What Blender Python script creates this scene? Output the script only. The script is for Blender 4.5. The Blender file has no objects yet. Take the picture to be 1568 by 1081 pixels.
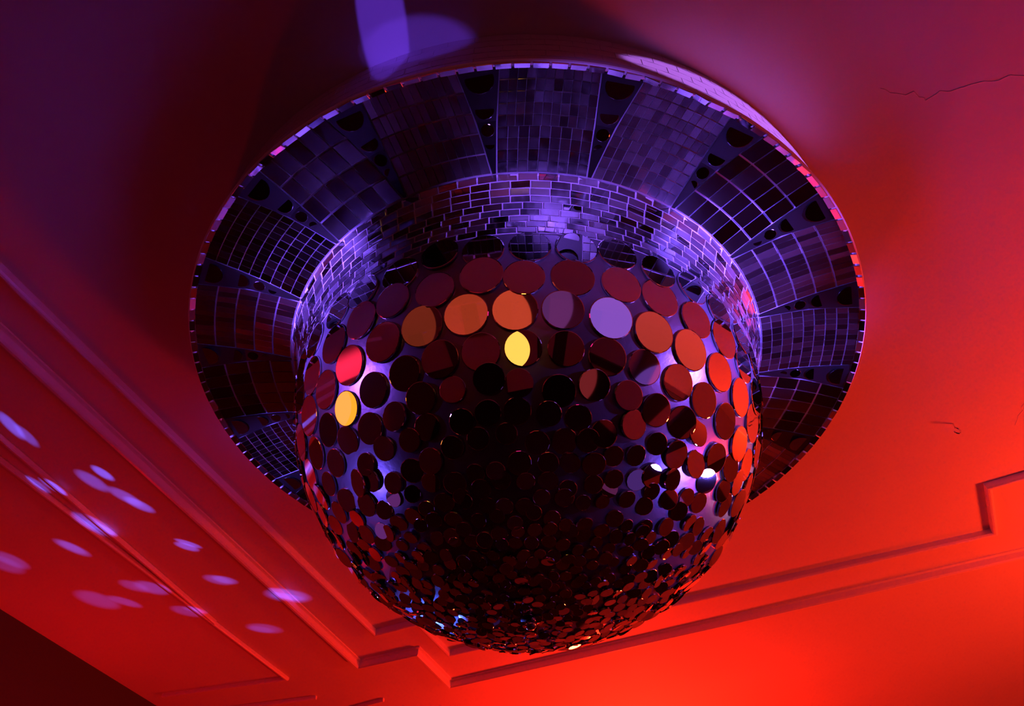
import bpy, math, random
from mathutils import Vector, Matrix
random.seed(7)
S=0.5; CZ=1.6
def W(x,y,z): return Vector((x*S,y*S,CZ+z*S))
C=bpy.context.scene.collection
CX,CY=0.065,2.4256      # axis of the lamp (ball radii)
HS=2.302                # ball centre height
HC=2.735                # ceiling

# ---------------- materials
def mat(name,base,rough=.5,metal=0.0,spec=.5):
    m=bpy.data.materials.new(name); m.use_nodes=True
    b=m.node_tree.nodes['Principled BSDF']
    b.inputs['Base Color'].default_value=(*base,1); b.inputs['Roughness'].default_value=rough
    b.inputs['Metallic'].default_value=metal; b.inputs['Specular IOR Level'].default_value=spec
    return m
def add_bump(m,scale,strength,dist=.01,detail=4,colvar=None):
    nt=m.node_tree; b=nt.nodes['Principled BSDF']
    tc=nt.nodes.new('ShaderNodeTexCoord'); n=nt.nodes.new('ShaderNodeTexNoise')
    n.inputs['Scale'].default_value=scale; n.inputs['Detail'].default_value=detail
    nt.links.new(tc.outputs['Object'],n.inputs['Vector'])
    bu=nt.nodes.new('ShaderNodeBump'); bu.inputs['Strength'].default_value=strength; bu.inputs['Distance'].default_value=dist
    nt.links.new(n.outputs['Fac'],bu.inputs['Height']); nt.links.new(bu.outputs['Normal'],b.inputs['Normal'])
    if colvar:
        r=nt.nodes.new('ShaderNodeMapRange'); r.inputs['To Min'].default_value=colvar[0]; r.inputs['To Max'].default_value=colvar[1]
        nt.links.new(n.outputs['Fac'],r.inputs['Value'])
        mx=nt.nodes.new('ShaderNodeMix'); mx.data_type='RGBA'; mx.blend_type='MULTIPLY'; mx.inputs[0].default_value=1
        mx.inputs[6].default_value=b.inputs['Base Color'].default_value[:]
        nt.links.new(r.outputs[0],mx.inputs[7]); nt.links.new(mx.outputs[2],b.inputs['Base Color'])
def mirror(name,lo,hi,r0,r1):
    m=mat(name,(.8,.8,.8),.03,1.0); nt=m.node_tree; b=nt.nodes['Principled BSDF']
    a=nt.nodes.new('ShaderNodeAttribute'); a.attribute_name='tint'
    r=nt.nodes.new('ShaderNodeMapRange'); r.inputs['To Min'].default_value=lo; r.inputs['To Max'].default_value=hi
    nt.links.new(a.outputs['Fac'],r.inputs['Value']); nt.links.new(r.outputs[0],b.inputs['Base Color'])
    q=nt.nodes.new('ShaderNodeMapRange'); q.inputs['To Min'].default_value=r0; q.inputs['To Max'].default_value=r1
    nt.links.new(a.outputs['Fac'],q.inputs['Value']); nt.links.new(q.outputs[0],b.inputs['Roughness'])
    return m
M_plaster=mat('ceiling_plaster',(.72,.68,.66),.6,spec=.3); add_bump(M_plaster,2.2,.35,.03,6,(.9,1.08))
M_trim=mat('moulding_plaster',(.80,.77,.74),.35,spec=.5); add_bump(M_trim,20,.1)
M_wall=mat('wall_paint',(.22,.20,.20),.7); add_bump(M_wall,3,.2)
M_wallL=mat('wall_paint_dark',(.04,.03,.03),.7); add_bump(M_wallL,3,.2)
M_wood=mat('dark_wood',(.012,.009,.008),.5)
M_floor=mat('dark_floor',(.006,.005,.006),.6,spec=.1); add_bump(M_floor,8,.2)
M_disc=mirror('disc_mirror',.70,.97,.005,.03)
M_tile=mirror('tile_mirror',.5,.9,.03,.32)
M_ftile=mirror('flange_tile_mirror',.4,.78,.06,.36)
M_wdisc=mirror('wedge_disc_mirror',.15,.4,.05,.15)
M_shell=mat('ball_shell_silver',(.30,.29,.33),.30,.88); add_bump(M_shell,60,.05)
M_grout=mat('grout_silver',(.85,.85,.9),.5,.2)
M_fgrout=mat('flange_grout',(.6,.6,.65),.5,.3)
M_black=mat('black_backing',(.004,.004,.004),.4)
M_drum=mat('drum_tile',(.5,.45,.5),.45,.0); add_bump(M_drum,30,.1)
M_chrome=mat('chrome',(.8,.8,.8),.12,1)

# ---------------- mesh helpers
def make(name,V,F,m,parent=None,tint=None,smooth=False):
    me=bpy.data.meshes.new(name); me.from_pydata([tuple(v) for v in V],[],F); me.materials.append(m)
    if tint:
        at=me.attributes.new('tint','FLOAT','FACE')
        at.data.foreach_set('value',tint)
    if smooth: me.polygons.foreach_set('use_smooth',[True]*len(me.polygons))
    me.update(); o=bpy.data.objects.new(name,me); C.objects.link(o)
    if parent: o.parent=parent
    return o
def empty(name):
    e=bpy.data.objects.new(name,None); C.objects.link(e); e.empty_display_size=.1; return e
def P(phi,r,z):  # phi=0 toward the viewer side
    return W(CX+r*math.sin(phi),CY-r*math.cos(phi),z)
def lathe(name,prof,m,parent,seg=192,smooth=True):
    V=[];F=[]
    for r,z in prof:
        for i in range(seg): V.append(P(2*math.pi*i/seg,r,z))
    for j in range(len(prof)-1):
        for i in range(seg):
            a=j*seg+i;b=j*seg+(i+1)%seg
            F.append((a,b,b+seg,a+seg))
    return make(name,V,F,m,parent,smooth=smooth)
class Tiles:
    def __init__(s): s.V=[];s.F=[];s.T=[]
    def quad(s,pts,out,th,tilt,bev=.0015,t=None,R0=None):
        c=sum(pts,Vector())/4
        n=(pts[1]-pts[0]).cross(pts[3]-pts[0]).normalized()
        if n.dot(out)<0: n=-n
        R=Matrix.Rotation(random.gauss(0,tilt),3,(pts[1]-pts[0]).normalized())@Matrix.Rotation(random.gauss(0,tilt),3,(pts[3]-pts[0]).normalized())
        if t is None: t=random.random()
        i=len(s.V)
        for q in pts: s.V.append(q)
        for q in pts: s.V.append(c+n*th*.6+R@(q-c))
        for q in pts:
            d=q-c; s.V.append(c+n*th+R@(d*(1-bev/d.length)))
        fs=[]
        for k in range(4):
            l=(k+1)%4
            fs.append((i+k,i+l,i+4+l,i+4+k)); fs.append((i+4+k,i+4+l,i+8+l,i+8+k))
        fs.append((i+8,i+9,i+10,i+11))
        s.F+=fs; s.T+=[t]*len(fs)
    def disc(s,c,n,r,th,tilt,seg=26):
        n=n.normalized(); a=n.orthogonal().normalized(); b=n.cross(a)
        R=Matrix.Rotation(random.gauss(0,tilt),3,a)@Matrix.Rotation(random.gauss(0,tilt),3,b)
        t=random.random(); i=len(s.V)
        for rr,h in ((r,-th*2),(r,th*.6),(r*.96,th)):
            for k in range(seg):
                q=2*math.pi*k/seg; s.V.append(c+R@(a*rr*math.cos(q)+b*rr*math.sin(q)+n*h))
        fs=[]
        for j in range(2):
            for k in range(seg):
                l=(k+1)%seg; fs.append((i+j*seg+k,i+j*seg+l,i+(j+1)*seg+l,i+(j+1)*seg+k))
        fs.append(tuple(i+2*seg+k for k in range(seg)))
        s.F+=fs; s.T+=[t]*len(fs)
    def obj(s,name,m,parent): return make(name,s.V,s.F,m,parent,s.T)

# ---------------- disco ball
ball=empty('disco_ball')
prof=[(math.cos(math.radians(t)),HS-math.sin(math.radians(t))) for t in [4+86*i/60 for i in range(60)]]+[(.001,HS-1)]
lathe('ball_shell',prof,M_shell,ball)
def neckp(s): # s 0 bottom .. 1 top
    return (.998+.012*s+.065*s*s, 2.215+.289*s)
lathe('neck_backing',[neckp(i/10) for i in range(11)],M_grout,ball)
def flp(s): # 0 inner .. 1 outer
    return (1.075+.428*s, 2.504-.036*s+.018*math.sin(math.pi*s))
lathe('flange_backing',[flp(i/8) for i in range(9)],M_fgrout,ball)
lathe('drum_backing',[(1.500,2.466),(1.500,2.734)],M_drum,ball)
lathe('rim_lip',[(1.503+.011*math.cos(q),2.466+.011*math.sin(q)) for q in [2*math.pi*i/10 for i in range(11)]],M_grout,ball)
lathe('neck_ring',[(1.068+.008*math.cos(q),2.498+.008*math.sin(q)) for q in [2*math.pi*i/8 for i in range(9)]],M_grout,ball)
# neck bricks
T=Tiles(); rows=9
for j in range(rows):
    n=88; off=random.random()
    s0=(j+.065)/rows; s1=(j+.935)/rows
    for i in range(n):
        w=2*math.pi/n; p0=(i+off+.03)*w; p1=(i+off+.97)*w
        r0,z0=neckp(s0); r1,z1=neckp(s1)
        pts=[P(p0,r0+.001,z0),P(p1,r0+.001,z0),P(p1,r1+.001,z1),P(p0,r1+.001,z1)]
        pm=(p0+p1)/2
        T.quad(pts,Vector((math.sin(pm),-math.cos(pm),-.3)),.002,.035,.001)
T.obj('neck_tiles',M_tile,ball)
# flange panels
NP=19; T=Tiles(); Bk=Tiles(); D=Tiles()
down=Vector((0,0,-1))
for k in range(NP):
    pc=math.radians(12)+2*math.pi*k/NP
    half=math.pi/NP
    win=math.radians(.35); wo=math.radians(2.8)
    r0,z0=flp(0.02); r1,z1=flp(.97)
    rm,zm=flp(.5); wm=(win+wo)/2
    Bk.quad([P(pc-win,r0,z0-.004),P(pc+win,r0,z0-.004),P(pc+wm,rm,zm-.004),P(pc-wm,rm,zm-.004)],down,.001,0,.0003)
    Bk.quad([P(pc-wm,rm,zm-.004),P(pc+wm,rm,zm-.004),P(pc+wo,r1,z1-.004),P(pc-wo,r1,z1-.004)],down,.001,0,.0003)
    s=.88
    while s>.2:
        r,z=flp(s); wd=(win+(wo-win)*s)*r; rad=wd*.8
        D.disc(P(pc,r,z-.008),down,rad*S,.0008,.02,22)
        s-=rad*2.3/.428
    kind=(k*7)%3
    ncol={0:11,1:5,2:12}[kind]; nrow={0:9,1:4,2:5}[kind]
    tp=random.random()
    for j in range(nrow):
        s0=.02+.95*(j+.035)/nrow; s1=.02+.95*(j+.965)/nrow
        nc=ncol-(2 if (kind!=1 and j<nrow*.35) else 0)
        for i in range(nc):
            def cor(s,f):
                wi=win+(wo-win)*s+math.radians(.22)
                r,z=flp(s); a0=pc+wi; a1=pc+2*half-wi
                return P(a0+(a1-a0)*f,r,z-.003)
            g=.03
            pts=[cor(s0,(i+g)/nc),cor(s0,(i+1-g)/nc),cor(s1,(i+1-g)/nc),cor(s1,(i+g)/nc)]
            T.quad(pts,down,.0018,.012,.0006,min(1,max(0,tp*.7+random.random()*.3)))
T.obj('flange_tiles',M_ftile,ball); Bk.obj('flange_wedges',M_black,ball); D.obj('flange_discs',M_wdisc,ball)
E=Tiles()
for i in range(150):
    w=2*math.pi/150; p0=(i+.06)*w; p1=(i+.94)*w
    E.quad([P(p0,1.487,2.4655),P(p1,1.487,2.4655),P(p1,1.508,2.455),P(p0,1.508,2.455)],Vector((math.sin(p0)*.3,-math.cos(p0)*.3,-1)),.003,.06,.0008)
E.obj('rim_tiles',M_tile,ball)
T=Tiles()
for j in range(5):
    off=(j%2)*.5; n=96; h=.262/5
    for i in range(n):
        w=2*math.pi/n; p0=(i+off+.015)*w; p1=(i+off+.985)*w; z0=2.472+h*(j+.03); z1=2.472+h*(j+.97); r=1.5005
        T.quad([P(p0,r,z0),P(p1,r,z0),P(p1,r,z1),P(p0,r,z1)],Vector((math.sin(p0),-math.cos(p0),0)),.0008,.002,.0004)
T.obj('drum_tiles',M_drum,ball)
# discs on the ball
tab=[(4,.150),(27,.152),(34,.120),(41,.098),(50,.078),(60,.058),(72,.045),(90,.036)]
def dia(t):
    for (a,x),(b,y) in zip(tab,tab[1:]):
        if t<=b: return x+(y-x)*(t-a)/(b-a)
    return tab[-1][1]
D=Tiles(); th=8.5; row=0
while th<88.5:
    row+=1
    d=dia(th); cr=math.cos(math.radians(th)); n=max(5,int(2*math.pi*cr/(d*1.05))); off=random.random()
    tl=.02 if th<33 else .05+.08*min(1,(th-29)/30)
    jit=.07; tj=.6 if th<60 else .4
    if row==3: off=-3.5/360*n; jit=.02; tj=.15; tl=.012
    if row==4: off=-2.0/360*n; jit=.02; tj=.15; tl=.006
    if row>4: jit=.13; tj=.9 if th<60 else .6
    for i in range(n):
        ph=2*math.pi*(i+off+random.uniform(-jit,jit))/n
        tt=math.radians(th+random.gauss(0,tj))
        nn=Vector((math.cos(tt)*math.sin(ph),-math.cos(tt)*math.cos(ph),-math.sin(tt)))
        c=W(CX,CY,HS)+nn*(S*random.uniform(1.003,1.006 if row<5 else 1.009))
        sc=random.uniform(.94,1.02) if row<5 else random.uniform(.84,1.10)
        D.disc(c,nn,d*.5*S*sc,.0011,tl,30 if d>.09 else 16)
    th+=math.degrees(d)*.90
D.obj('ball_discs',M_disc,ball)
lathe('bottom_knob',[(.001,1.262),(.012,1.264),(.02,1.272),(.022,1.282),(.018,1.292),(.01,1.297),(.01,1.304)],M_chrome,ball,24)
lathe('knob_plate',[(.001,1.293),(.034,1.294),(.038,1.300),(.038,1.304)],M_black,ball,32)

# ---------------- room
ang=math.radians(20)
a1=Vector((math.sin(ang),math.cos(ang))); a2=Vector((math.cos(ang),-math.sin(ang)))
def boxdata(V,F,lo,hi):
    i=len(V)
    for z in (lo[2],hi[2]):
        for (p,q) in ((lo[0],lo[1]),(hi[0],lo[1]),(hi[0],hi[1]),(lo[0],hi[1])):
            v=a2*p+a1*q; V.append(W(v.x,v.y,z))
    F+=[tuple(i+k for k in f) for f in [(3,2,1,0),(4,5,6,7),(0,1,5,4),(1,2,6,5),(2,3,7,6),(3,0,4,7)]]
def box(name,lo,hi,m):
    V=[];F=[]; boxdata(V,F,lo,hi); return make(name,V,F,m)
L,R,N,Fr=-5.17,7.0,-7.0,9.5; Z0=-CZ/S
box('ceiling',(L-.3,N-.3,HC),(R+.3,Fr+.3,HC+.3),M_plaster)
box('floor',(L-.3,N-.3,Z0-.2),(R+.3,Fr+.3,Z0),M_floor)
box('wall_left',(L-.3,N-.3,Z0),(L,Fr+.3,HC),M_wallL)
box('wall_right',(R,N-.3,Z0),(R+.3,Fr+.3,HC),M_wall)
box('wall_far',(L,Fr,Z0),(R,Fr+.3,HC),M_wall)
box('wall_near',(L,N-.3,Z0),(R,N,HC),M_wall)
V=[];F=[]
q=L+.5
while q<R: boxdata(V,F,(q,N,Z0),(q+.22,N+.07,HC)); q+=1.05
for z in (-.2,.75,1.7): boxdata(V,F,(L,N,z),(R,N+.09,z+.12))
make('reflection_slats_near',V,F,M_wood)  # unseen slats, added to break up what the mirrors reflect
V=[];F=[]
q=N+.5
while q<Fr: boxdata(V,F,(R-.07,q,Z0),(R,q+.22,HC)); q+=1.2
for z in (-.2,.9): boxdata(V,F,(R-.09,N,z),(R,Fr,z+.12))
make('reflection_slats_right',V,F,M_wood)  # same added slats on the right wall, there to stripe the reflections

def sweep(name,pts,prof,m=M_trim):
    pts=[Vector(p) for p in pts]; V=[];F=[]; k=len(prof)
    for i,p in enumerate(pts):
        if i==0: d=(pts[1]-p).normalized(); nrm=Vector((-d.y,d.x)); sc=1
        elif i==len(pts)-1: d=(p-pts[i-1]).normalized(); nrm=Vector((-d.y,d.x)); sc=1
        else:
            d0=(p-pts[i-1]).normalized(); d1=(pts[i+1]-p).normalized()
            n0=Vector((-d0.y,d0.x)); n1=Vector((-d1.y,d1.x)); nrm=(n0+n1).normalized(); sc=1/max(.3,nrm.dot(n0))
        for o,dz in prof: V.append(W(p.x+nrm.x*o*sc,p.y+nrm.y*o*sc,HC-dz))
    for i in range(len(pts)-1):
        for j in range(k-1):
            a=i*k+j; F.append((a,a+1,a+1+k,a+k))
    F.append(tuple(range(k))); F.append(tuple((len(pts)-1)*k+j for j in range(k-1,-1,-1)))
    return make(name,V,F,m)
bead=[(-.016,-.002),(-.016,.032),(-.010,.042),(0,.045),(.010,.042),(.016,.032),(.016,-.002)]
thin=[(-.012,-.002),(-.012,.020),(-.006,.028),(.006,.028),(.012,.020),(.012,-.002)]
dbl=[(-.030,-.002),(-.030,.010),(-.018,.012),(-.010,.014),(-.006,.048),(.004,.056),(.020,.056),(.028,.046),(.028,-.002)]
sweep('trim_1',[(-3.2,-.41),(-2.302,1.929),(-1.026,5.27),(-.693,5.105),(-.49,5.593),(3.047,3.967),(2.807,3.503),(3.3,3.22),(5.2,2.2)],bead)
sweep('trim_2',[(-3.47,-.49),(-2.471,2.293),(-1.218,5.769),(-.73,5.55),(-.509,6.119),(3.349,4.187),(5.6,3.06)],dbl)
sweep('trim_3',[(-3.75,.1),(-2.831,3.07),(-2.19,5.124)],thin)
sweep('trim_4',[(-4.1,.2),(-2.921,3.264),(-1.848,6.047),(-2.969,6.367)],thin)
sweep('trim_5',[(-1.67,6.406),(-2.9,6.75)],thin)
sweep('trim_6',[(-1.1,6.45),(-1.7,6.8)],thin)
# hook in ceiling
hx,hy=2.40,2.98
cu=bpy.data.curves.new('ceiling_hook','CURVE'); cu.dimensions='3D'; cu.bevel_depth=.0022; cu.bevel_resolution=3
sp=cu.splines.new('POLY'); hp=[(0,0,0),(0,0,.03)]+[(.018*math.sin(t),0,.05-.02*math.cos(t)) for t in [i*.5 for i in range(1,10)]]
sp.points.add(len(hp)-1)
for q,(x,y,z) in zip(sp.points,hp): q.co=(*W(hx+x,hy+y,HC-z),1)
o=bpy.data.objects.new('ceiling_hook',cu); C.objects.link(o); cu.materials.append(M_chrome)
cu=bpy.data.curves.new('ceiling_crack','CURVE'); cu.dimensions='3D'; cu.bevel_depth=.0009
def crack(pts):
    sp=cu.splines.new('POLY'); q=[]
    for (x0,y0),(x1,y1) in zip(pts,pts[1:]):
        for i in range(8):
            f=i/8; q.append((x0+(x1-x0)*f+random.gauss(0,.006),y0+(y1-y0)*f+random.gauss(0,.006)))
    sp.points.add(len(q)-1)
    for a,(x,y) in zip(sp.points,q): a.co=(*W(x,y,HC),1)
crack([(1.38,1.13),(1.56,1.16),(1.72,1.11),(1.98,1.06)])
crack([(2.74,2.98),(2.72,2.80),(2.70,2.72)])
o=bpy.data.objects.new('ceiling_crack',cu); C.objects.link(o); cu.materials.append(M_trim)

# ---------------- lights
def light(name,kind,pos,target,power,col,size=.05,cone=None,blend=.3,scale=None):
    l=bpy.data.lights.new(name,kind); l.energy=power; l.color=col
    if kind=='AREA': l.shape='DISK'; l.size=size
    else: l.shadow_soft_size=size
    if kind=='SPOT': l.spot_size=math.radians(cone); l.spot_blend=blend
    o=bpy.data.objects.new(name,l); C.objects.link(o); p=W(*pos); o.location=p
    if target: o.rotation_euler=(W(*target)-p).to_track_quat('-Z','Y').to_euler()
    if scale: o.scale=scale
    return o
light('red_wash_far','POINT',(1.1,6.8,1.4),None,74,(1,.014,.004),.10)
light('red_wash_side','POINT',(4.5,3.2,1.3),None,88,(1,.030,.006),.11)
light('red_wash_left','POINT',(-3.2,5.2,1.0),None,10,(1,.003,.004),.05)
light('purple_right','SPOT',(2.6,.1,.3),(.84,1.84,2.38),1200,(.18,.08,1),.03,16,.5)
light('purple_left','SPOT',(-2.6,.6,.5),(-.76,1.90,2.38),1000,(.20,.08,1),.03,15,.5)
light('purple_front','SPOT',(.9,-1.6,-.6),(.22,1.45,2.40),240,(.24,.09,1),.03,12.5,.5)
light('purple_flange_left','SPOT',(-2.4,2.2,.4),(-1.12,2.95,2.48),380,(.14,.08,1),.03,14,.5)
light('purple_flange_right','SPOT',(2.9,1.6,.4),(1.28,2.25,2.48),380,(.15,.08,1),.03,13,.5)
light('purple_drum','SPOT',(3.4,-.9,2.56),(.79,1.21,2.605),260,(.46,.16,.9),.006,15,.1,(1,.22,1))
light('purple_shell_right','SPOT',(3.0,1.0,2.0),(.7,1.9,2.0),90,(.22,.09,1),.05,26,.5)
light('purple_shell_left','SPOT',(-3.0,1.2,1.9),(-.6,2.0,2.0),50,(.26,.08,1),.05,22,.5)
light('purple_low_right','SPOT',(3.2,2.2,.4),(.8,2.2,1.75),60,(.16,.09,1),.04,22,.5)
light('purple_low_left','SPOT',(-3.0,2.4,.3),(-.7,2.3,1.75),40,(.16,.09,1),.04,20,.5)
light('white_pin_spot','SPOT',(3.6,3.8,1.9),(.9,2.4,2.0),40,(.7,.6,1),.035,16,.4)
light('blue_far','SPOT',(-1.9,7.3,.8),(0,2.9,1.7),130,(.06,.12,1),.04,24,.3)
light('near_wall_orange','SPOT',(-.6,-5.0,.2),(-.8,-7.3,.9),40,(1,.08,.02),.04,48,.4)
light('near_wall_purple','SPOT',(3.0,-5.3,.3),(4.0,-9,.9),40,(.35,.10,1),.04,48,.4)
light('near_wall_red','SPOT',(-3.2,-3.4,.2),(-4.0,-6.4,1.2),50,(1,.02,.05),.04,60,.6)
light('right_wall_red','SPOT',(5.0,-1,-.4),(7.5,-1.6,1.0),90,(1,.05,.03),.05,75,.6)
light('left_wall_pink','SPOT',(-3.5,1.2,.2),(-4.9,1.5,1.9),140,(1,.02,.08),.05,62,.6)
light('amber_bulb_near','SPOT',(-.17,-3.24,.44),(0,2,2),.8,(1,.48,.07),.10,30,.3)
light('amber_bulb_left','SPOT',(-4.17,1.88,1.85),(0,2.2,1.8),.5,(1,.34,.015),.09,30,.3)
light('maroon_fill','POINT',(.6,-3.2,1.9),None,2.0,(.50,.01,.12),.15)  # added weak fill, standing in for ambient maroon light
# added point lights around the room, invented to give the discs coloured reflections
LN=0
def glow_light(p,rad,radiance,col):
    global LN; LN+=1
    light('reflection_glow_%d'%LN,'POINT',p,None,radiance*39.5*rad*rad,col,rad)
glow_light((-.50,-3.45,2.22),.17,.52,(1,.10,.04))
glow_light((-2.29,-2.96,2.27),.16,.36,(1,.10,.035))
glow_light((-3.32,-1.42,2.37),.14,.15,(1,.12,.05))
glow_light((1.15,-3.4,2.24),.16,.16,(.55,.12,.7))
glow_light((3.12,-2.55,2.34),.17,.62,(.42,.15,1))
glow_light((3.66,-.74,2.42),.13,.46,(1,.085,.06))
glow_light((3.59,.74,2.50),.10,.46,(1,.08,.05))
def ring(az,dist,z,rad,radiance,col):
    a=math.radians(az); glow_light((CX+dist*math.sin(a),CY-dist*math.cos(a),z),rad,radiance,col)
ring(-84,4.2,2.0,.13,.4,(1,.05,.18))
ring(52,4.6,1.0,.16,.25,(.35,.12,1))
ring(74,5.0,.2,.17,.22,(.30,.10,1))
ring(-64,4.3,.6,.13,.16,(.4,.12,1))
ring(28,4.6,-.9,.16,.16,(1,.08,.10))
ring(-30,4.6,-.8,.14,.16,(1,.06,.08))
ring(100,4.6,-.8,.17,.20,(.4,.12,1))
ring(-95,4.0,-.6,.14,.16,(.6,.12,.9))
ring(60,4.0,-2.2,.16,.16,(.7,.10,.5))
ring(-50,4.0,-2.2,.16,.14,(.8,.06,.15))
ring(5,3.0,-2.6,.13,.12,(.7,.08,.2))
ring(85,3.4,-1.9,.18,.18,(.35,.12,1))
ring(35,3.6,-2.3,.16,.14,(.45,.12,.8))
pts=[(-2.72,3.03),(-2.73,3.47),(-2.42,3.41),(-2.61,3.92),(-2.33,3.68),(-2.13,4.11),(-3.32,4.34),(-2.84,4.14),(-2.60,4.63),(-2.34,4.98),(-2.0,4.56),(-1.59,4.76),(-1.87,5.27),(-2.84,4.8)]
n=0
for i,(x,y) in enumerate(pts):  # added spots beside the ball imitate light thrown off its mirrors
    big=random.uniform(2.6,4.0)
    for k in range(2):
        n+=1
        light('glint_spot_%d'%n,'SPOT',(-1.12,2.7,1.75),(x+random.gauss(0,.05),y+random.gauss(0,.03),HC),36+34*random.random(),(.11,.10,1),.001,big*random.uniform(.6,1),.8,(2.5,random.uniform(.3,.6),1))
light('violet_beam_a','SPOT',(-.55,-1.2,.2),(-.46,.88,HC),60,(.16,.05,1),.002,3.2,.25,(1,2.6,1))
light('violet_beam_b','SPOT',(-.55,-1.2,.2),(-.34,.97,HC),34,(.16,.05,1),.002,3.6,.5,(2.2,.9,1))

cam=bpy.data.cameras.new('camera'); cam.lens=26; cam.sensor_width=36; co=bpy.data.objects.new('camera',cam); C.objects.link(co)
co.location=(0,0,CZ); co.rotation_euler=(math.radians(138),0,0); cam.clip_start=.01
bpy.context.scene.camera=co
bpy.context.scene.view_settings.view_transform='Standard'
